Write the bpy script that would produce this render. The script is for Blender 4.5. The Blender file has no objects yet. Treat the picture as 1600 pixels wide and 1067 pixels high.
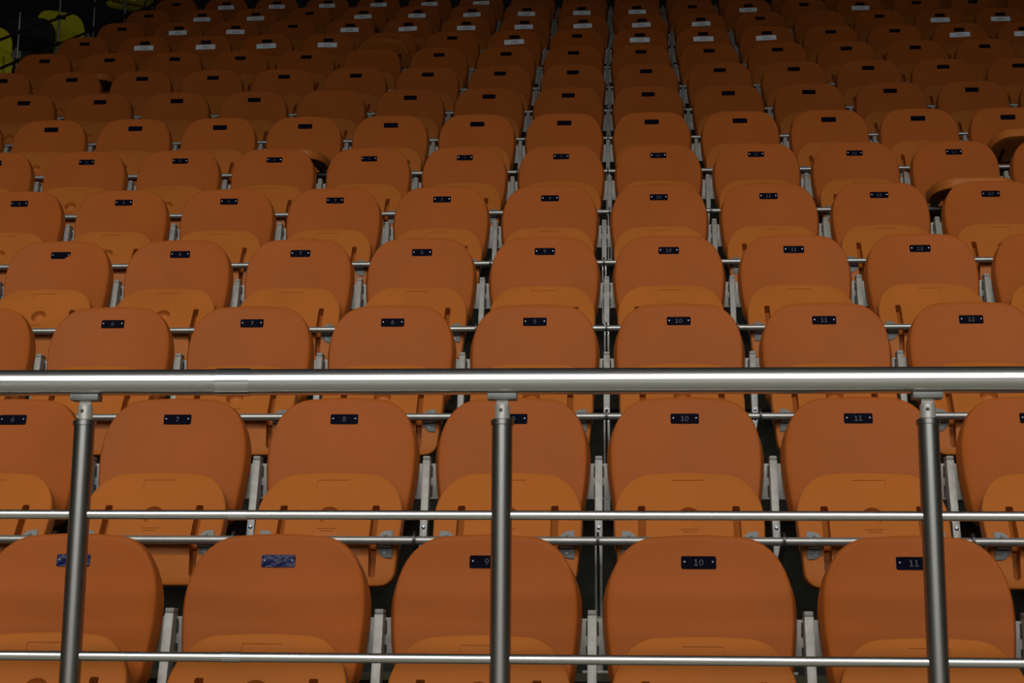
import bpy, bmesh, math, random
from mathutils import Vector, Matrix

scene = bpy.context.scene
COL = scene.collection
random.seed(7)

# ------------------------------------------------------------------ camera
F_PX, YAW, TILT, ROLL = 2570.695, -0.065157, 0.194956, 0.007885
CAM = Vector((0.04922, -3.92114, -0.24333))


def cam_axes():
    fw = Vector((math.sin(YAW) * math.cos(TILT), math.cos(YAW) * math.cos(TILT), math.sin(TILT)))
    rt = Vector((math.cos(YAW), -math.sin(YAW), 0))
    up = rt.cross(fw)
    c, s = math.cos(ROLL), math.sin(ROLL)
    return c * rt + s * up, -s * rt + c * up, fw


RT, UP, FW = cam_axes()
cd = bpy.data.cameras.new('camera')
cam = bpy.data.objects.new('camera', cd)
COL.objects.link(cam)
cd.sensor_width = 36
cd.lens = F_PX / 1600 * 36
cd.clip_end = 200
m = Matrix.Identity(4)
for i in range(3):
    m[i][0], m[i][1], m[i][2], m[i][3] = RT[i], UP[i], -FW[i], CAM[i]
cam.matrix_world = m
scene.camera = cam


def px(p):
    """where a point of the place lands in the 1600 x 1067 photograph"""
    v = Vector(p) - CAM
    z = v.dot(FW)
    return 800 + F_PX * v.dot(RT) / z, 533.5 - F_PX * v.dot(UP) / z


# ------------------------------------------------------------------ light
scene.view_settings.view_transform = 'Standard'
scene.view_settings.look = 'None'
scene.view_settings.gamma = 1
scene.view_settings.exposure = 0
scene.view_settings.use_curve_mapping = False

world = bpy.data.worlds.new('world')
scene.world = world
world.use_nodes = True
world.node_tree.nodes['Background'].inputs[0].default_value = (0.8, 0.9, 1, 1)
world.node_tree.nodes['Background'].inputs[1].default_value = 0.004


def area(name, loc, target, sx, sy, power, color):
    ld = bpy.data.lights.new(name, 'AREA')
    ld.shape = 'RECTANGLE'
    ld.size, ld.size_y = sx, sy
    ld.energy = power
    ld.color = color
    o = bpy.data.objects.new(name, ld)
    COL.objects.link(o)
    o.location = loc
    o.rotation_euler = (Vector(target) - Vector(loc)).to_track_quat('-Z', 'Y').to_euler()
    return o


# rows of hall lamps in front of the stand, then added fill lights
area('lamp_row_far', (-1.5, -18, 10.1), (0, 1, 1), 17, 0.35, 430, (1, 0.95, 0.88))
area('lamp_row_middle', (-1.0, -12, 8.32), (0, 1, 1), 17, 0.25, 200, (1, 0.95, 0.88))
area('lamp_row_near', (-0.5, -8.5, 7.52), (0, 1, 1), 17, 0.6, 610, (1, 0.95, 0.88))
area('front_fill', (0, -30, 10.2), (0, 4, 3), 26, 6.4, 2000, (0.96, 0.97, 1))  # added broad fill, fading up the rows behind the roof edge
area('floor_fill', (0, -13, 9.5), (0, -13, 0), 24, 5, 900, (1, 0.97, 0.9)).data.spread = math.radians(90)  # added fill, lights the floor for the handrail to mirror
area('roof_fill', (0, -8, 4.6), (0, -3.5, 8.6), 16, 0.4, 150, (0.8, 0.9, 1)).data.spread = math.radians(80)  # added fill, brightens the roof mirrored in the handrail's top
area('far_wall_fill', (0, -27, 6.5), (0, -34, 2.5), 30, 1, 1500, (1, 0.97, 0.93))  # added fill, brightens the far wall mirrored in the handrail

# ------------------------------------------------------------------ layout
PITCH, DEEP, RISE = 0.5, 0.84816, 0.46905
BASE = 0.73                      # number plate above the tread
DX = [-.0123, -.006, .0123, .0076, -.0076, .0143, .0015, -.0013, .0042, -.0155, -.0097, .0201, -.0076, 0.0]
ROWS = 14


# ------------------------------------------------------------------ materials
def mat(name, col, rough=0.5, metal=0.0, spec=0.5, var=0.0, vscale=8.0, bump=0.0, bscale=200.0, stretch=None, coat=0.0):
    mt = bpy.data.materials.new(name)
    mt.use_nodes = True
    nt = mt.node_tree
    b = nt.nodes['Principled BSDF']
    b.inputs['Base Color'].default_value = (*col, 1)
    b.inputs['Roughness'].default_value = rough
    b.inputs['Metallic'].default_value = metal
    b.inputs['Specular IOR Level'].default_value = spec
    b.inputs['Coat Weight'].default_value = coat
    tc = nt.nodes.new('ShaderNodeTexCoord')
    mp = nt.nodes.new('ShaderNodeMapping')
    nt.links.new(tc.outputs['Object'], mp.inputs[0])
    if stretch:
        mp.inputs['Scale'].default_value = stretch
    if var:
        oi = nt.nodes.new('ShaderNodeObjectInfo')
        ad = nt.nodes.new('ShaderNodeVectorMath')
        ad.operation = 'ADD'
        sc = nt.nodes.new('ShaderNodeMath')
        sc.operation = 'MULTIPLY'
        sc.inputs[1].default_value = 37.0
        nt.links.new(oi.outputs['Random'], sc.inputs[0])
        nt.links.new(mp.outputs[0], ad.inputs[0])
        nt.links.new(sc.outputs[0], ad.inputs[1])
        nz = nt.nodes.new('ShaderNodeTexNoise')
        nz.inputs['Scale'].default_value = vscale
        nz.inputs['Detail'].default_value = 5
        nt.links.new(ad.outputs[0], nz.inputs['Vector'])
        rp = nt.nodes.new('ShaderNodeMapRange')
        rp.inputs[1].default_value, rp.inputs[2].default_value = 0.3, 0.7
        rp.inputs[3].default_value, rp.inputs[4].default_value = 1 - var, 1 + var
        nt.links.new(nz.outputs[0], rp.inputs[0])
        mx = nt.nodes.new('ShaderNodeVectorMath')
        mx.operation = 'SCALE'
        mx.inputs[0].default_value = col
        nt.links.new(rp.outputs[0], mx.inputs['Scale'])
        nt.links.new(mx.outputs[0], b.inputs['Base Color'])
    if bump:
        nb = nt.nodes.new('ShaderNodeTexNoise')
        nb.inputs['Scale'].default_value = bscale
        nb.inputs['Detail'].default_value = 3
        nt.links.new(mp.outputs[0], nb.inputs['Vector'])
        bp = nt.nodes.new('ShaderNodeBump')
        bp.inputs['Strength'].default_value = bump
        bp.inputs['Distance'].default_value = 0.002
        nt.links.new(nb.outputs[0], bp.inputs['Height'])
        nt.links.new(bp.outputs[0], b.inputs['Normal'])
    return mt


M = {
    'orange': mat('orange_plastic', (0.345, 0.089, 0.0165), 0.34, spec=0.045, var=0.05, vscale=4, bump=0.12, bscale=260),
    'pan': mat('orange_plastic_lit_underside', (0.42, 0.125, 0.022), 0.4, spec=0.12, var=0.05, vscale=4, bump=0.12, bscale=260),  # lighter than the backrest, standing in for steeper light on the pan
    'yellow': mat('yellow_plastic', (0.62, 0.56, 0.01), 0.45, var=0.05),
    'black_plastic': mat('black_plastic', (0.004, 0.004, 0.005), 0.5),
    'plate_reflection': mat('plate_blue_reflection', (0.004, 0.007, 0.055), 0.10, spec=0.14, bump=0.35, bscale=60),  # blue base colour stands in for a blue reflection
    'plate': mat('blue_black_plate', (0.003, 0.003, 0.009), 0.35, spec=0.008),
    'digit': mat('grey_engraving', (0.020, 0.020, 0.025), 0.5),
    'rivet': mat('bright_rivet', (0.45, 0.46, 0.5), 0.4, metal=1),
    'paper': mat('paper', (0.82, 0.91, 0.98), 0.4, var=0.04, vscale=30),  # tint of cool light is put into the white paper's colour
    'ink': mat('ink', (0.06, 0.08, 0.14), 0.6),
    'steel': mat('brushed_steel', (0.62, 0.62, 0.6), 0.24, metal=1, bump=0.06, bscale=90, stretch=(0.05, 1, 1)),
    'sleeve': mat('polished_steel', (0.72, 0.72, 0.73), 0.12, metal=1),
    'satin': mat('satin_steel', (0.50, 0.49, 0.45), 0.42, metal=0.5),
    'post_steel': mat('dull_steel', (0.33, 0.33, 0.305), 0.33, metal=1, var=0.12, vscale=14, bump=0.1, bscale=60, stretch=(1, 1, 0.08)),
    'galv': mat('galvanised_steel', (0.28, 0.275, 0.248), 0.5, metal=0.35, var=0.16, vscale=40, bump=0.15, bscale=120),
    'cap': mat('grey_end_cap', (0.22, 0.22, 0.2), 0.5),
    'zinc': mat('zinc_bracket_plate', (0.36, 0.352, 0.315), 0.55, metal=0.15, var=0.18, vscale=30),
    'weld': mat('dark_weld', (0.04, 0.035, 0.03), 0.6),
    'rail': mat('grey_axle_steel', (0.36, 0.36, 0.335), 0.4, metal=0.75, var=0.1, vscale=20),
    'bracket': mat('grey_hinge_steel', (0.16, 0.168, 0.162), 0.5, metal=0.3, var=0.1, vscale=60),
    'arm': mat('shaded_arm_steel', (0.05, 0.05, 0.05), 0.35, metal=0.6),  # the arm's shadow is put into this dark colour; railing screws share it
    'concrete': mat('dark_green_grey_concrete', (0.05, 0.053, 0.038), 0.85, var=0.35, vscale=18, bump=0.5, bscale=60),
    'nosing': mat('pale_green_nosing', (0.30, 0.31, 0.20), 0.7, var=0.2, vscale=20),
    'hall_floor': mat('grey_green_hall_floor', (0.30, 0.30, 0.25), 0.6, var=0.1, vscale=1),
    'dark_wall': mat('unlit_wall_black', (0.004, 0.004, 0.004), 0.8, var=0.15, vscale=1),  # near black stands in for walls that no light reaches
    'roof': mat('roof_sheet', (0.40, 0.42, 0.46), 0.8, var=0.1, vscale=1),
    'pale': mat('pale_zinc', (0.74, 0.72, 0.68), 0.5),
    'deck': mat('olive_grey_deck_concrete', (0.34, 0.33, 0.26), 0.8, var=0.12, vscale=12),
    'far_wall': mat('grey_far_wall', (0.5, 0.5, 0.5), 0.8, var=0.25, vscale=0.4),
    'dark_rail': mat('dark_painted_rail', (0.006, 0.006, 0.007), 0.5),
}


# ------------------------------------------------------------------ mesh helpers
def finish(bm, name, material, angle=35):
    bmesh.ops.recalc_face_normals(bm, faces=bm.faces)
    me = bpy.data.meshes.new(name)
    bm.to_mesh(me)
    bm.free()
    for p in me.polygons:
        p.use_smooth = True
    me.set_sharp_from_angle(angle=math.radians(angle))
    me.materials.append(material)
    return me


def obj(name, me, parent=None, loc=None):
    o = bpy.data.objects.new(name, me)
    COL.objects.link(o)
    if parent:
        o.parent = parent
    if loc is not None:
        o.location = loc
    return o


def tag(o, label=None, cat=None, group=None, kind=None):
    if label:
        o['label'] = label
    if cat:
        o['category'] = cat
    if group:
        o['group'] = group
    if kind:
        o['kind'] = kind
    return o


def thing(name, label, cat, loc, group=None):
    o = bpy.data.objects.new(name, None)
    o.empty_display_size = 0.1
    COL.objects.link(o)
    o.location = loc
    return tag(o, label, cat, group)


def add_box(bm, c, s, mtx=None, bev=0.0):
    r = bmesh.ops.create_cube(bm, size=1)
    vs = r['verts']
    bmesh.ops.scale(bm, vec=s, verts=vs)
    bmesh.ops.translate(bm, vec=c, verts=vs)
    if bev:
        es = list({e for v in vs for e in v.link_edges})
        rb = bmesh.ops.bevel(bm, geom=es, offset=bev, segments=2, affect='EDGES', profile=0.5)
        vs = list({v for f in rb['faces'] for v in f.verts} | {v for v in vs if v.is_valid})
    if mtx is not None:
        bmesh.ops.transform(bm, matrix=mtx, verts=vs)
    return vs


def add_loft(bm, rings, cap=True, close=False):
    """rings of equally many points, skinned one to the next"""
    R = [[bm.verts.new(p) for p in ring] for ring in rings]
    n = len(R[0])
    seq = list(zip(R[:-1], R[1:]))
    if close:
        seq.append((R[-1], R[0]))
    for a, b in seq:
        for i in range(n):
            j = (i + 1) % n
            bm.faces.new((a[i], a[j], b[j], b[i]))
    if cap and not close:
        bm.faces.new(R[0][::-1])
        bm.faces.new(R[-1])
    return R


def add_tube(bm, p, q, r, seg=20, r2=None):
    p, q = Vector(p), Vector(q)
    d = (q - p).normalized()
    a = d.cross(Vector((0, 0, 1)) if abs(d.z) < 0.9 else Vector((1, 0, 0))).normalized()
    b = d.cross(a)
    r2 = r if r2 is None else r2
    ring = lambda c, rr: [c + rr * (math.cos(t) * a + math.sin(t) * b) for t in [2 * math.pi * k / seg for k in range(seg)]]
    add_loft(bm, [ring(p, r), ring(q, r2)])


def add_prism(bm, pts, h):
    """pts: list of Vectors in one plane, h: extrusion Vector"""
    add_loft(bm, [[Vector(p) for p in pts], [Vector(p) + Vector(h) for p in pts]])


def tube_mesh(name, material, p, q, r, seg=20, r2=None):
    bm = bmesh.new()
    add_tube(bm, p, q, r, seg, r2)
    return finish(bm, name, material)


def box_mesh(name, material, c, s, bev=0.0, mtx=None):
    bm = bmesh.new()
    add_box(bm, c, s, mtx, bev)
    return finish(bm, name, material)


def outline(top, bot, wtop, wmid, wbot, flat, zc, rb, n=12, ex=2.25, arch=0.004):
    """closed rounded-top outline in (x, z): counter-clockwise, symmetric"""
    right = []
    for k in range(n + 1):                       # right upper corner, from side up to flat top
        t = math.pi / 2 * k / n
        x = flat + (wmid - flat) * math.cos(t) ** (2 / ex)
        z = zc + (top - zc - arch) * math.sin(t) ** (2 / ex)
        right.append((x, z))
    for k in range(1, 4):                        # the top, a little arched
        x = flat * (1 - k / 3)
        right.append((x, top - arch * (x / flat) ** 2))
    low = []
    for k in range(6):                           # right lower corner
        t = math.pi / 2 * (1 - k / 5)
        low.append((wbot - rb + rb * math.cos(t), bot + rb - rb * math.sin(t)))
    side = []
    for k in range(1, 6):
        u = k / 6
        side.append((wbot + (wmid - wbot) * math.sin(u * math.pi / 2), low[-1][1] + (zc - low[-1][1]) * u))
    half = [(0, bot), (low[0][0] * 0.5, bot)] + low + side + right     # from bottom middle up to top middle
    return half + [(-x, z) for x, z in half[-2:0:-1]]


def normals2d(pts):
    out = []
    n = len(pts)
    for i in range(n):
        (x0, z0), (x1, z1) = pts[i - 1], pts[(i + 1) % n]
        tx, tz = x1 - x0, z1 - z0
        l = math.hypot(tx, tz) or 1
        out.append((tz / l, -tx / l))
    return out


def boolean(me, cutters, material, angle=35):
    base = bpy.data.objects.new('base', me)
    COL.objects.link(base)
    tmp = []
    for c in cutters:
        co = bpy.data.objects.new('cutter', c)
        COL.objects.link(co)
        md = base.modifiers.new('cut', 'BOOLEAN')
        md.operation = 'DIFFERENCE'
        md.solver = 'EXACT'
        md.object = co
        tmp.append(co)
    dg = bpy.context.evaluated_depsgraph_get()
    res = bpy.data.meshes.new_from_object(base.evaluated_get(dg))
    for o in tmp + [base]:
        bpy.data.objects.remove(o)
    for p in res.polygons:
        p.use_smooth = True
    res.set_sharp_from_angle(angle=math.radians(angle))
    res.materials.clear()
    res.materials.append(material)
    return res


# ------------------------------------------------------------------ the setting
def struct(name, me):
    o = obj(name, me)
    return tag(o, kind='structure')


XL, XR = -9.0, 9.0
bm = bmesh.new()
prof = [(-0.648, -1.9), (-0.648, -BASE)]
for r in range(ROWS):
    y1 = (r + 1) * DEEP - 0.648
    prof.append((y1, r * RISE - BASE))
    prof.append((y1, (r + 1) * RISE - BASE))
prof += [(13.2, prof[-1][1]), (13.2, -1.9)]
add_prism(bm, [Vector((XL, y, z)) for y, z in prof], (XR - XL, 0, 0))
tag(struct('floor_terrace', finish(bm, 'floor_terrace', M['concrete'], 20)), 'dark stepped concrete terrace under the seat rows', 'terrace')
struct('floor_deck', box_mesh('deck', M['deck'], (0, -0.849, -BASE - 0.585), (XR - XL, 0.402, 1.17)))
for r in range(1, ROWS):
    y1 = r * DEEP - 0.648
    struct('trim_%d' % r, box_mesh('nosing', M['nosing'], (0, y1 - 0.003, r * RISE - BASE - 0.009), (XR - XL, 0.006, 0.018)))
struct('floor', box_mesh('hall_floor', M['hall_floor'], (0, -21, -1.95), (50, 40, 0.1)))
struct('wall_front', box_mesh('wall_front', M['far_wall'], (0, -34, 2.4), (50, 0.2, 8.6)))
struct('wall_back', box_mesh('wall_back', M['dark_wall'], (0, 13.3, 5), (XR - XL, 0.2, 14)))
struct('wall_left', box_mesh('wall_left', M['dark_wall'], (XL - 0.1, 6.1, 5), (0.2, 14.4, 14)))
bm = bmesh.new()
add_prism(bm, [Vector((-22, y, z)) for y, z in ((-6, 6.45), (-6, 6.9), (14, 11.4), (14, 10.9))], (44, 0, 0))
struct('ceiling', finish(bm, 'ceiling', M['roof']))  # unseen roof, its front edge placed to shade the upper rows

# ------------------------------------------------------------------ the tip-up seat: meshes shared by all copies
LEAN = 0.20


def yb(x, z):
    """front surface of the backrest, plate at (0, 0)"""
    return LEAN * z - 0.017 * (x / 0.2185) ** 2 - 0.10 * min(0, z + 0.12) ** 2


def backrest_mesh(name, material):
    ol = outline(0.066, -0.315, 0.09, 0.2165, 0.203, 0.085, -0.115, 0.06)
    nn = normals2d(ol)
    cz = -0.13
    bm = bmesh.new()

    def ring(s, off, dy):
        out = []
        for (x, z), (nx, nz) in zip(ol, nn):
            X, Z = x * s, cz + (z - cz) * s
            if off > 0:
                off_ = off * min(1, max(0, (0.0 - z) / 0.10))
            else:
                off_ = off
            out.append(Vector((X + nx * off_, yb(X, Z) + dy, BASE + Z + nz * off_)))
        return out
    R = [ring(0.12, 0, 0), ring(0.35, 0, 0), ring(0.6, 0, 0), ring(0.8, 0, 0), ring(0.92, 0, 0), ring(0.965, 0, -0.0004),
         ring(1, -0.0048, -0.0004), ring(1, -0.0042, -0.0001), ring(1, -0.0006, 0.0036), ring(1, 0, 0.0050), ring(1, 0.005, 0.018), ring(1, 0.010, 0.04),
         ring(1, 0.004, 0.0405), ring(1, -0.004, 0.012), ring(0.94, 0, 0.006), ring(0.8, 0, 0.006), ring(0.5, 0, 0.006), ring(0.12, 0, 0.006)]
    add_loft(bm, R)
    return finish(bm, name, material, 28)


TILTP = math.atan(0.6)
HINGE = Vector((0, -0.281, -0.377))
V2 = Vector((0, 0.05, 1)).normalized()       # the part behind the axle hangs nearly upright
N2 = Vector((0, -1, 0.05)).normalized()
VV = Vector((0, math.sin(TILTP), math.cos(TILTP)))
NN = Vector((0, -math.cos(TILTP), math.sin(TILTP)))


def pp(u, v, w):
    """pan coordinates (across, up along the pan, out of the face) from the hinge"""
    c = Vector((u, 0, 0)) + v * (VV if v >= 0 else V2)
    k = min(1, max(0, 0.5 - v / 0.04))
    return c + (w - 0.020 - 0.012 * k) * (NN * (1 - k) + N2 * k).normalized()


PANM = Matrix((( 1, 0, 0, 0), (0, VV.y, NN.y, 0), (0, VV.z, NN.z, 0), (0, 0, 0, 1)))   # (u, v, w) to the seat


def pan_mesh(name, material):
    ol = outline(0.252, -0.122, 0.1, 0.206, 0.194, 0.095, 0.09, 0.045, ex=2.1)
    nn = normals2d(ol)
    cv = 0.04
    bm = bmesh.new()

    def ring(s, off, w):
        return [pp(x * s + nx * off, cv + (v - cv) * s + nv * off, w) for (x, v), (nx, nv) in zip(ol, nn)]
    R = [ring(0.15, 0, 0.001), ring(0.5, 0, 0.001), ring(0.85, 0, 0.0006), ring(1, -0.007, 0), ring(1, -0.003, -0.001), ring(1, -0.0008, -0.0034),
         ring(1, 0, -0.007), ring(1, 0.002, -0.03), ring(1, 0.0, -0.046), ring(1, -0.01, -0.054), ring(0.7, 0, -0.052), ring(0.3, 0, -0.050)]
    add_loft(bm, R)
    base = finish(bm, name, material)
    cut = []
    for s in (-1, 1):                                        # the two long slots
        c = bmesh.new()
        x0 = s * 0.130
        R = []
        for v, w in ((-0.098, 0.004), (-0.096, 0.0075), (-0.091, 0.0100), (-0.05, 0.0105), (-0.02, 0.0105), (-0.01, 0.0105), (0, 0.0105),
                     (0.01, 0.0105), (0.02, 0.0105), (0.06, 0.0105), (0.125, 0.0105), (0.130, 0.0095), (0.132, 0.007)):
            R.append([pp(x0 - w, v, -0.040), pp(x0 + w, v, -0.040), pp(x0 + w, v, 0.012), pp(x0 - w, v, 0.012)])
        add_loft(c, R)
        cut.append(finish(c, 'cut', material))
    c = bmesh.new()                                          # the shallow maker's panel
    add_loft(c, [[pp(x, v, -0.0016) for x, v in ((-.046, .195), (.046, .195), (.046, .222), (-.046, .222))],
                 [pp(x, v, 0.02) for x, v in ((-.046, .195), (.046, .195), (.046, .222), (-.046, .222))]])
    cut.append(finish(c, 'cut', material))
    c = bmesh.new()                                          # the round cup
    cir = lambda r, w: [pp(r * math.cos(t), 0.099 + r * math.sin(t), w) for t in [2 * math.pi * k / 32 for k in range(32)]]
    add_loft(c, [cir(0.012, -0.0250), cir(0.020, -0.0235), cir(0.0255, -0.018), cir(0.0275, -0.004), cir(0.0295, 0.002), cir(0.030, 0.02)])
    cut.append(finish(c, 'cut', material))
    for v, ww in ((0.052, 0.026), (0.044, 0.018)):             # two fine moulding lines under the cup
        c = bmesh.new()
        add_loft(c, [[pp(x, y, -0.001) for x, y in ((-ww, v), (ww, v), (ww, v + .002), (-ww, v + .002))],
                     [pp(x, y, 0.02) for x, y in ((-ww, v), (ww, v), (ww, v + .002), (-ww, v + .002))]])
        cut.append(finish(c, 'cut', material))
    return boolean(base, cut, material, 38)


def bracket_mesh(s):
    """half-round hinge plate on the pan, bent at the axle, with a saddle behind it; s = side of the seat"""
    bm = bmesh.new()
    x0 = s * 0.185
    arc = [math.pi / 2 * k / 8 for k in range(9)]
    up = [(x0, 0.001), (x0, 0.044)] + [(x0 - s * (0.012 + 0.028 * math.sin(t)), 0.016 + 0.028 * math.cos(t)) for t in arc] + [(x0 - s * 0.040, 0.001)]
    lo = [(x, -v) for x, v in up]
    for pts in (up, lo):
        add_loft(bm, [[pp(x, v, -0.002) for x, v in pts], [pp(x, v, 0.0045) for x, v in pts]])
    add_box(bm, (x0 - s * 0.020, 0, -0.0165), (0.038, 0.020, 0.008), PANM, 0.001)
    return finish(bm, 'hinge_bracket', M['bracket'])


def screw_mesh(s, v):
    bm = bmesh.new()
    x0 = s * 0.165
    add_tube(bm, pp(x0, v, 0.004), pp(x0, v, 0.0065), 0.0048, 12, 0.0034)
    add_box(bm, (x0, v, 0.0065 - 0.020), (0.0012, 0.005, 0.0008), PANM)
    return finish(bm, 'screw', M['galv'])


def plate_mesh(bent=False):
    bm = bmesh.new()
    w, h, r = 0.041, 0.0150, 0.004
    pts = []
    for cx, cz, a0 in ((w - r, -h + r, -90), (w - r, h - r, 0), (-w + r, h - r, 90), (-w + r, -h + r, 180)):
        for k in range(5):
            t = math.radians(a0 + 90 * k / 4)
            pts.append((cx + r * math.cos(t), cz + r * math.sin(t)))
    if bent:                                                  # the lower right corner is broken away
        pts = [(x, z) for x, z in pts if not (x > 0.018 and z < 0.004)] 
        pts = [(0.014, -0.0150), (0.022, -0.009), (0.030, -0.004), (0.038, -0.001)] + pts
    f = lambda y, k: [Vector((x * k, y + LEAN * z, BASE + z * k)) for x, z in pts]
    add_loft(bm, [f(0.0002, 1), f(-0.0022, 1), f(-0.0028, 0.985)])
    return finish(bm, 'number_plate', M['plate'], 12)


def rivet_mesh(s):
    bm = bmesh.new()
    add_tube(bm, (s * 0.033, -0.0026, BASE + 0.0015), (s * 0.033, -0.0045, BASE + 0.0015), 0.0029, 10, 0.0018)
    return finish(bm, 'rivet', M['rivet'])


def arc(cx, cy, rx, ry, a0, a1, n=14):
    return [(cx + rx * math.cos(math.radians(a0 + (a1 - a0) * k / n)), cy + ry * math.sin(math.radians(a0 + (a1 - a0) * k / n))) for k in range(n + 1)]


STROKES = {                                                   # figures 1 high, from -0.5 to 0.5
    '0': [arc(0, 0, .27, .43, 0, 360, 24)],
    '1': [[(0, -.48), (0, .5)], [(-.25, -.45), (.25, -.45)], [(0, .43), (-.2, .33)]],
    '2': [arc(0, .20, .25, .23, 160, -30) + [(-.27, -.43)], [(-.27, -.43), (.29, -.43)]],
    '3': [arc(-.02, .21, .24, .22, 150, -90), arc(-.02, -.20, .27, .24, 90, -150)],
    '4': [[(.12, -.48), (.12, .46), (-.3, -.17), (.3, -.17)]],
    '5': [[(.24, .43), (-.2, .43), (-.22, .06)] + arc(-.02, -.16, .27, .27, 120, -150)],
    '6': [arc(0, -.17, .26, .26, 0, 360, 20), arc(.22, -.10, .48, .56, 100, 190)],
    '7': [[(-.27, .40), (.27, .43), (-.04, -.48)]],
    '8': [arc(0, .22, .20, .20, 0, 360, 18), arc(0, -.20, .26, .24, 0, 360, 20)],
    '9': [arc(0, .17, .26, .26, 0, 360, 20), arc(-.22, .10, .48, .56, -80, 10)],
}


def digit_mesh(num):
    """engraved number in heavy figures"""
    bm = bmesh.new()
    t = str(num)
    H, adv, w = 0.0150, 0.0122, 0.0024
    for i, ch in enumerate(t):
        ox = (i - (len(t) - 1) / 2) * adv
        for path in STROKES[ch]:
            for (x0, y0), (x1, y1) in zip(path[:-1], path[1:]):
                p, q = Vector((ox + x0 * H, y0 * H, 0)), Vector((ox + x1 * H, y1 * H, 0))
                d = q - p
                mtx = Matrix.Translation((p + q) / 2) @ Matrix.Rotation(math.atan2(d.y, d.x), 4, 'Z')
                add_box(bm, (0, 0, 0), (d.length + w * 0.35, w, 0.0006), mtx)
    bm.transform(Matrix.Translation((0, -0.0030, BASE)) @ Matrix.Rotation(math.pi / 2 - math.atan(LEAN), 4, 'X'))
    return finish(bm, 'seat_number', M['digit'])


def sticker_meshes(k):
    rnd = random.Random(k)
    bm = bmesh.new()
    add_box(bm, (0, 0, 0), (0.158, 0.0012, 0.043))
    a = finish(bm, 'paper_label', M['paper'])
    bm = bmesh.new()
    for line, (z, n) in enumerate(((0.007, 5), (-0.006, 6))):
        x = -0.0055 * n
        for c in range(n):
            hgt = 0.0085 if c == 0 else rnd.choice((0.006, 0.0065, 0.0075))
            x += 0.0105
            add_box(bm, (x - 0.0025, -0.0008, z), (0.0022, 0.0006, hgt))
            add_box(bm, (x + 0.0022, -0.0008, z), (0.0022, 0.0006, hgt * rnd.choice((1, 1, 0.8))))
            add_box(bm, (x, -0.0008, z + rnd.choice((-0.3, 0, 0.35)) * hgt), (0.006, 0.0006, 0.0018))
    b = finish(bm, 'printed_text', M['ink'])
    return a, b


BACK = backrest_mesh('backrest', M['orange'])
PAN = pan_mesh('seat_pan', M['pan'])
BRK = {s: bracket_mesh(s) for s in (-1, 1)}
SCR = {(s, v): screw_mesh(s, v) for s in (-1, 1) for v in (-0.030, 0.030)}
PLATE, PLATE_BENT = plate_mesh(), plate_mesh(True)
PLATE_REFLECTION = PLATE.copy()
PLATE_REFLECTION.materials[0] = M['plate_reflection']
RIV = {s: rivet_mesh(s) for s in (-1, 1)}
DIG = {n: digit_mesh(n) for n in range(1, 20)}
STK = [sticker_meshes(k) for k in range(3)]
PROTO = {}


def build_seat(row, n, back=BACK, pan=PAN):
    """one seat with the parts its row shows"""
    root = bpy.data.objects.new('stadium_seat', None)
    root.empty_display_size = 0.1
    COL.objects.link(root)
    obj('backrest', back, root)
    sp = obj('seat_pan', pan, root, HINGE + Vector((0, 0, BASE)))
    if row <= 8:
        for s in (-1, 1):
            b = obj('hinge_bracket', BRK[s], root, HINGE + Vector((0, 0, BASE)))
            if row <= 3:
                for v in (-0.030, 0.030):
                    obj('screw', SCR[(s, v)], b)
    return root


def add_plate(root, row, n, bent=False):
    p = obj('number_plate', PLATE_BENT if bent else PLATE, root)
    if row <= 5:
        for s in (-1, 1):
            obj('rivet', RIV[s], p)
        if not bent:
            obj('seat_number', DIG[n], p)
    return p


def copy_tree(o, parent=None):
    c = o.copy()
    COL.objects.link(c)
    if parent:
        c.parent = parent
    for ch in list(o.children):
        copy_tree(ch, c)
    return c


ORD = ['front', 'second', 'third', 'fourth', 'fifth', 'sixth', 'seventh', 'eighth', 'ninth', 'tenth', 'eleventh', 'twelfth', 'thirteenth', 'fourteenth']
CNT = ['first', 'second', 'third', 'fourth', 'fifth', 'sixth', 'seventh', 'eighth', 'ninth', 'tenth', 'eleventh', 'twelfth', 'thirteenth', 'fourteenth', 'fifteenth', 'sixteenth', 'seventeenth', 'eighteenth', 'nineteenth']
NO_PLATE = {(7, 6), (9, 6), (11, 13)}
OPEN = {(5, 13): 2.06, (6, 6): 2.12, (6, 14): 1.78, (9, 2): 2.08, (10, 6): 1.30, (12, 5): 2.05}     # how far the pan has dropped, radians
LABELS = {10: (2, 3, 4, 5, 8, 10, 11, 12, 15, 16), 11: (2, 3, 5, 6, 7, 8, 9, 10, 11, 15, 16), 12: (2, 3, 5, 6, 7, 8, 9, 10, 12, 14), 13: (2, 3, 4, 5, 6, 7)}


def seat_pos(r, n):
    return Vector(((n - 9.5) * PITCH + DX[r], r * DEEP, r * RISE))


SEATS = {}
MARGIN = lambda r: 3 if r <= 6 else 1
for r in range(ROWS):
    ns = []
    for n in range(1, 24):
        p = seat_pos(r, n)
        x0 = px(p + Vector((-0.22, 0, -0.15)))[0]
        x1 = px(p + Vector((0.22, 0, -0.15)))[0]
        if x1 > 2 and x0 < 1598:
            ns.append(n)
    SEATS[r] = ns

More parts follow.
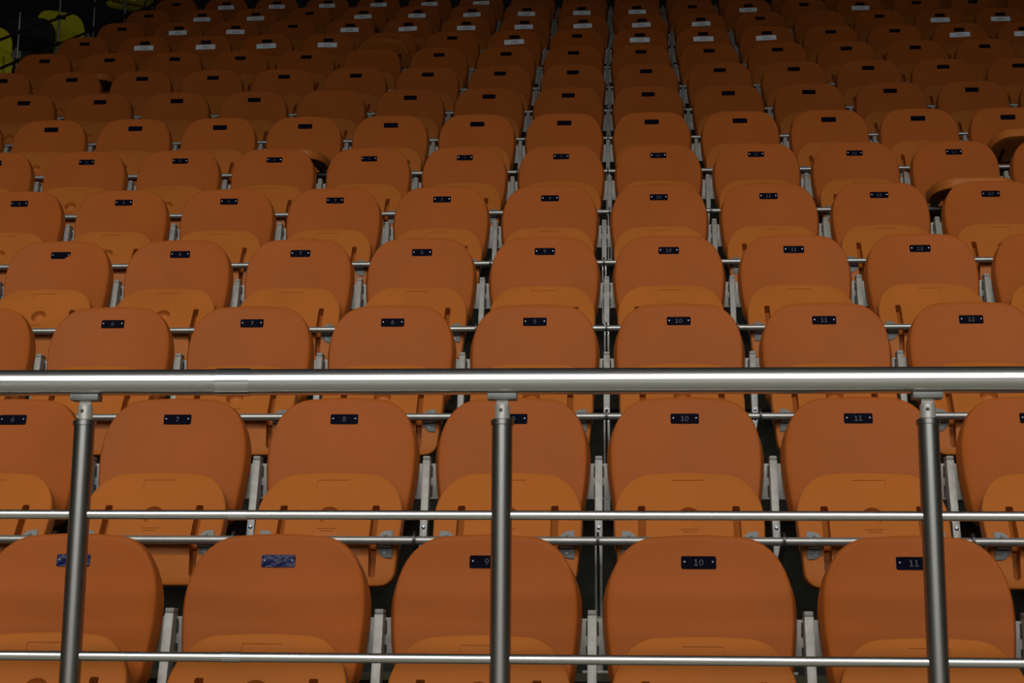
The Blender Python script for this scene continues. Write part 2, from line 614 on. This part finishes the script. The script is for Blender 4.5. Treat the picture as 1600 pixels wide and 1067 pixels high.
for r in range(ROWS):
    vis = SEATS[r]
    first, last = vis[0], vis[-1]
    for n in list(range(max(1, first - MARGIN(r)), first)) + vis + list(range(last + 1, last + 1 + MARGIN(r))):
        key = min(r, 9) if r > 3 else 0 if r <= 3 else r
        key = 0 if r <= 3 else 4 if r <= 8 else 9
        if key not in PROTO:
            root = PROTO[key] = build_seat(r, n)
            root['used'] = 0
        else:
            root = copy_tree(PROTO_CLEAN[key])
        if key not in globals().setdefault('PROTO_CLEAN', {}):
            PROTO_CLEAN[key] = copy_tree(root)
        p = seat_pos(r, n)
        root.location = p - Vector((0, 0, BASE))
        feat = ''
        if (r, n) in OPEN:
            for ch in root.children:
                if ch.name.startswith(('seat_pan', 'hinge_bracket')):
                    ch.rotation_euler.x = OPEN[(r, n)]
            feat = ' with lowered pan'
        if (r, n) in NO_PLATE:
            feat += ' missing its plate'
        else:
            pl = add_plate(root, r, n, bent=(r, n) == (3, 5))
            if r == 0 and n in (7, 8):                        # two tilted plates, a blue reflection put into their colour
                pl.data = PLATE_REFLECTION
                pl.location = (0, -0.73 * math.sin(0.011), 0.73 * (1 - math.cos(0.011)))
                pl.rotation_euler.x = -0.011
                pl['label'] = 'glossy number plate with painted blue reflection'
            if (r, n) == (3, 5):
                feat += ' with a broken number plate'
        if r in LABELS and n in LABELS[r]:
            k = (n * 7 + r * 3) % 3
            rn = random.Random(n * 31 + r)
            zl = -0.047
            s = obj('paper_label', STK[k][0], root, (rn.uniform(-0.006, 0.002), yb(0.07, zl) - 0.0035, BASE + zl))
            s.rotation_euler = (-math.atan(LEAN), rn.uniform(-0.05, 0.03), 0)
            tag(s, 'white paper label with two lines of print')
            obj('printed_text', STK[k][1], s)
            feat += (' and' if feat else ' with') + ' paper label'
        rown = 'front row' if r == 0 else '%s row' % ORD[r]
        if n < first:
            lab = 'orange seat, %s past the left edge in the %s' % (CNT[first - n - 1], rown)
        elif n > last:
            lab = 'orange seat, %s past the right edge in the %s' % (CNT[n - last - 1], rown)
        elif r <= 4:
            lab = 'orange folding seat numbered %d%s in the %s' % (n, feat, rown)
        else:
            lab = 'orange seat%s, %s from left in %s from front' % (feat, CNT[n - first], rown)
        if 'used' in root:
            del root['used']
        tag(root, lab, 'seat', 'orange tip-up seats in %s' % rown)
for t in PROTO_CLEAN.values():
    for ch in list(t.children_recursive):
        bpy.data.objects.remove(ch)
    bpy.data.objects.remove(t)


# ------------------------------------------------------------------ posts between the seats and axle rails
def y_post(z):
    return -0.035 + (z + 0.115) * (0.065 / 0.285) if z > -0.40 else -0.10


def post_column():
    bm = bmesh.new()
    w, dpt = 0.0110, 0.049
    def ring(z, k=1.0):
        y = y_post(z)
        return [Vector((-w * k, y, BASE + z)), Vector((w * k, y, BASE + z)), Vector((w * k, y + dpt, BASE + z)), Vector((-w * k, y + dpt, BASE + z))]
    add_loft(bm, [ring(-0.125), ring(-0.40), ring(-0.73)])
    bmesh.ops.bevel(bm, geom=[e for e in bm.edges], offset=0.0018, segments=2, affect='EDGES', profile=0.5)
    return finish(bm, 'column', M['galv'])


def post_cap():
    bm = bmesh.new()
    y = y_post(-0.12)
    add_box(bm, (0, y + 0.0245, BASE - 0.119), (0.0212, 0.048, 0.012), None, 0.003)
    return finish(bm, 'end_cap', M['cap'])


def post_plate():
    return box_mesh('back_plate', M['zinc'], (0, 0.0012, BASE - 0.1835), (0.098, 0.004, 0.104), 0.001, Matrix.Translation((0, 0, 0)))


def weld(s, z):
    bm = bmesh.new()
    rn = random.Random(int(z * 1000) + s)
    pts = []
    for k in range(6):
        zz = z + 0.034 * (k / 5 - 0.5)
        rr = rn.uniform(0.0016, 0.0034)
        c = Vector((s * 0.0125, -0.0015, BASE + zz))
        pts.append([c + rr * Vector((math.cos(t), math.sin(t) * 0.6, 0)) for t in [2 * math.pi * j / 8 for j in range(8)]])
    add_loft(bm, pts)
    return finish(bm, 'weld_bead', M['weld'], 60)


def bolt(z):
    bm = bmesh.new()
    y = y_post(z)
    add_tube(bm, (0, y + 0.001, BASE + z), (0, y - 0.002, BASE + z), 0.0085, 16)
    add_tube(bm, (0, y - 0.002, BASE + z), (0, y - 0.005, BASE + z), 0.0065, 16, 0.005)
    add_tube(bm, (0, y - 0.005, BASE + z), (0, y - 0.0065, BASE + z), 0.005, 16, 0.002)
    return finish(bm, 'bolt', M['rivet'], 50)


def post_arm():
    """flat arm on edge carrying the axle on an eyelet"""
    bm = bmesh.new()
    hy, hz = HINGE.y, BASE + HINGE.z
    ring = []
    for k in range(24):                                      # the eyelet
        t = 2 * math.pi * k / 24
        ring.append([Vector((x, hy + rr * math.cos(t), hz + rr * math.sin(t))) for x, rr in ((-0.0035, 0.0126), (0.0035, 0.0126), (0.0035, 0.024), (-0.0035, 0.024))])
    add_loft(bm, ring, close=True)
    y0 = y_post(-0.42) + 0.004
    pts = [(hy + 0.022, hz + 0.008), (hy + 0.022, hz - 0.008), (hy + 0.0, hz - 0.0225), (hy + 0.03, hz - 0.055), (y0, hz - 0.20), (y0, hz - 0.05)]
    add_prism(bm, [Vector((-0.0035, y, z)) for y, z in pts], (0.007, 0, 0))
    return finish(bm, 'axle_arm', M['arm'])


def foot_mesh():
    return box_mesh('foot_plate', M['galv'], (0, -0.082, 0.004), (0.09, 0.12, 0.008), 0.0015)


PM = dict(column=post_column(), end_cap=post_cap(), back_plate=post_plate(), axle_arm=post_arm(), foot_plate=foot_mesh())
WM = [weld(s, z) for s in (-1, 1) for z in (-0.155, -0.212)]
BM = [bolt(z) for z in (-0.325, -0.358)]


def build_post(detail):
    root = bpy.data.objects.new('seat_post', None)
    root.empty_display_size = 0.1
    COL.objects.link(root)
    for k, me in PM.items():
        obj(k, me, root)
    if detail:
        for w in WM:
            obj('weld_bead', w, root)
        for b in BM:
            obj('bolt', b, root)
    return root


POSTP = {}
for r in range(ROWS):
    vis = SEATS[r]
    first, last = vis[0], vis[-1]
    lo = max(1, first - MARGIN(r)) - 1
    hi = last + MARGIN(r)
    rown = 'front row' if r == 0 else '%s row' % ORD[r]
    for n in range(lo, hi + 1):                           # the post right of seat n
        det = r <= 4
        if det not in POSTP:
            root = POSTP[det] = build_post(det)
        else:
            root = copy_tree(POSTP[det])
        p = seat_pos(r, n) + Vector((PITCH / 2, 0, -BASE))
        root.location = p
        if r <= 4:
            lab = 'galvanised steel post between seats %d and %d in the %s' % (n, n + 1, rown)
        elif n < first:
            lab = 'galvanised steel post, %s before the left-hand seat of %s from the front' % (CNT[first - n - 1], rown)
        else:
            lab = 'steel post right of the %s seat from left in %s from the front' % (CNT[n - first], rown)
        tag(root, lab, 'post', 'steel posts between the seats of %s' % rown)
    xa = seat_pos(r, lo).x + PITCH / 2 - 0.05
    xb = seat_pos(r, hi).x + PITCH / 2 + 0.05
    o = obj('axle_rail', tube_mesh('axle_rail', M['rail'], (0, 0, 0), (xb - xa, 0, 0), 0.0118, 20))
    o.location = (xa, r * DEEP + HINGE.y, r * RISE + HINGE.z)
    tag(o, 'long grey steel axle rail under the folded seats of the %s from the front' % rown, 'rail', 'steel axle rails')

# ------------------------------------------------------------------ guard railing in front
RY, RZ = -0.75, 0.3045
gr = thing('guard_railing', 'brushed steel guard railing with tubular handrail crossing in front of the first row', 'railing', (-0.175, RY, -BASE))


def in_rail(name, me):
    o = obj(name, me, gr)
    o.matrix_parent_inverse = Matrix.Translation((0.175, -RY, BASE))
    return o


RX0, RX1 = -2.62, 2.28
bm = bmesh.new()
add_tube(bm, (RX0, RY, RZ), (RX1, RY, RZ), 0.0259, 40)
hr = in_rail('handrail', finish(bm, 'handrail', M['steel']))
bm = bmesh.new()
add_tube(bm, (-0.742, RY, RZ), (-0.675, RY, RZ), 0.0276, 40)
sl = obj('joint_sleeve', finish(bm, 'joint_sleeve', M['sleeve']), hr)
tag(sl, 'polished joint sleeve')
for z, x0 in ((0.0425, -0.690), (-0.2300, -0.6915)):
    bm = bmesh.new()
    add_tube(bm, (RX0, RY, z), (RX1, RY, z), 0.0094, 24)
    rl = in_rail('cross_rail', finish(bm, 'cross_rail', M['steel']))
    bm = bmesh.new()
    add_tube(bm, (x0 - 0.018, RY, z), (x0 + 0.018, RY, z), 0.0104, 24)
    obj('joint_sleeve', finish(bm, 'joint_sleeve', M['sleeve']), rl)
for x in (-1.836, -1.0055, -0.1755, 0.6435, 1.473):
    bm = bmesh.new()
    add_tube(bm, (x, RY, -BASE), (x, RY, 0.225), 0.0203, 32)
    pt = in_rail('post', finish(bm, 'post', M['post_steel']))
    bm = bmesh.new()
    add_tube(bm, (x, RY, 0.218), (x, RY, 0.2265), 0.0228, 32)
    add_tube(bm, (x, RY, 0.2265), (x, RY, 0.230), 0.0228, 32, 0.017)
    obj('collar', finish(bm, 'collar', M['post_steel']), pt)
    bm = bmesh.new()
    add_tube(bm, (x, RY, 0.226), (x, RY, 0.255), 0.0148, 28)
    add_tube(bm, (x, RY, 0.255), (x, RY, 0.2595), 0.0148, 28, 0.012)
    obj('spigot', finish(bm, 'spigot', M['satin']), pt)
    bm = bmesh.new()
    add_tube(bm, (x - 0.002, RY - 0.013, 0.246), (x - 0.002, RY - 0.0165, 0.246), 0.0042, 14, 0.003)
    obj('screw', finish(bm, 'screw', M['arm']), pt)
    bm = bmesh.new()
    add_box(bm, (x, RY, 0.2635), (0.023, 0.008, 0.012), None, 0.001)
    obj('neck', finish(bm, 'neck', M['pale']), pt)
    bm = bmesh.new()
    add_box(bm, (x, RY, 0.2735), (0.057, 0.030, 0.0120), None, 0.0012)
    add_box(bm, (x, RY, 0.284), (0.048, 0.018, 0.016))
    add_tube(bm, (x - 0.023, RY - 0.0145, 0.2735), (x - 0.023, RY - 0.0165, 0.2735), 0.003, 10)
    obj('saddle_plate', finish(bm, 'saddle_plate', M['bracket']), pt)
    bm = bmesh.new()
    add_tube(bm, (x, RY, -BASE), (x, RY, -BASE + 0.01), 0.05, 32)
    obj('base_flange', finish(bm, 'base_flange', M['post_steel']), pt)

# ------------------------------------------------------------------ aisle railing and the yellow block at the upper left
AX = -4.52
ar = thing('aisle_railing', 'thin steel stair railing climbing beside the left end of the upper rows', 'railing', (AX, 7.8, 9 * RISE - BASE))
MPI = Matrix.Translation((-AX, -7.8, -(9 * RISE - BASE)))
for r in range(7, 14):
    yy = r * DEEP + 0.10
    zz = r * RISE
    o = obj('post', tube_mesh('post', M['steel'], (AX, yy, zz - BASE), (AX, yy, zz + 0.455), 0.0095, 14), ar)
    o.matrix_parent_inverse = MPI
    for dz in (0.05, 0.28):
        c = obj('clamp', tube_mesh('clamp', M['dark_rail'], (AX, yy, zz + dz - 0.016), (AX, yy, zz + dz + 0.016), 0.0135, 14), o)
for dz in (0.05, 0.28, 0.465):
    a, b = 6.8, 13.6
    o = obj('sloping_rail', tube_mesh('sloping_rail', M['dark_rail'], (AX + 0.02, a * DEEP + 0.1, a * RISE + dz), (AX + 0.02, b * DEEP + 0.1, b * RISE + dz), 0.0105, 14), ar)
    o.matrix_parent_inverse = MPI

YB = backrest_mesh('yellow_backrest', M['yellow'])
YP = pan_mesh('yellow_seat_pan', M['yellow'])
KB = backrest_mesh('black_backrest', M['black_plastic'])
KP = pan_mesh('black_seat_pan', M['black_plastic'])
for r, x, ang, blk, lab in ((11, -5.43, 0.5, False, 'yellow tip-up seat cut by the left edge, beyond the stair railing'),
                            (12, -5.09, 0.5, False, 'yellow tip-up seat seen whole beyond the thin stair railing at upper left'),
                            (14, -5.03, 0.5, False, 'yellow tip-up seat cut by the top edge beyond the stair railing'),
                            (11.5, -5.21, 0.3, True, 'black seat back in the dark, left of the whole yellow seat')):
    rr = r if not blk else 11
    root = build_seat(9, 1, KB if blk else YB, KP if blk else YP)
    root.location = (x, r * DEEP, (11.527 if blk else r) * RISE - BASE + (0.15 if r == 14 else 0))
    root.rotation_euler.z = ang
    if r == 14:
        for ch in root.children:
            if ch.name.startswith(('seat_pan', 'hinge_bracket')):
                ch.rotation_euler.x = 1.85
    if not blk and r < 14:
        po = copy_tree(POSTP[False])
        po.location = root.location + Vector((0.25 * math.cos(ang), 0.25 * math.sin(ang), 0))
        po.rotation_euler.z = ang
        tag(po, 'steel post to the right of the %s' % ('yellow seat at the left edge' if r == 11 else 'whole yellow seat'), 'post', 'steel posts beside the yellow seats')
    tag(root, lab, 'seat')
    if not blk:
        add_plate(root, 9, 1)
        tag(root, group='yellow tip-up seats beyond the aisle')
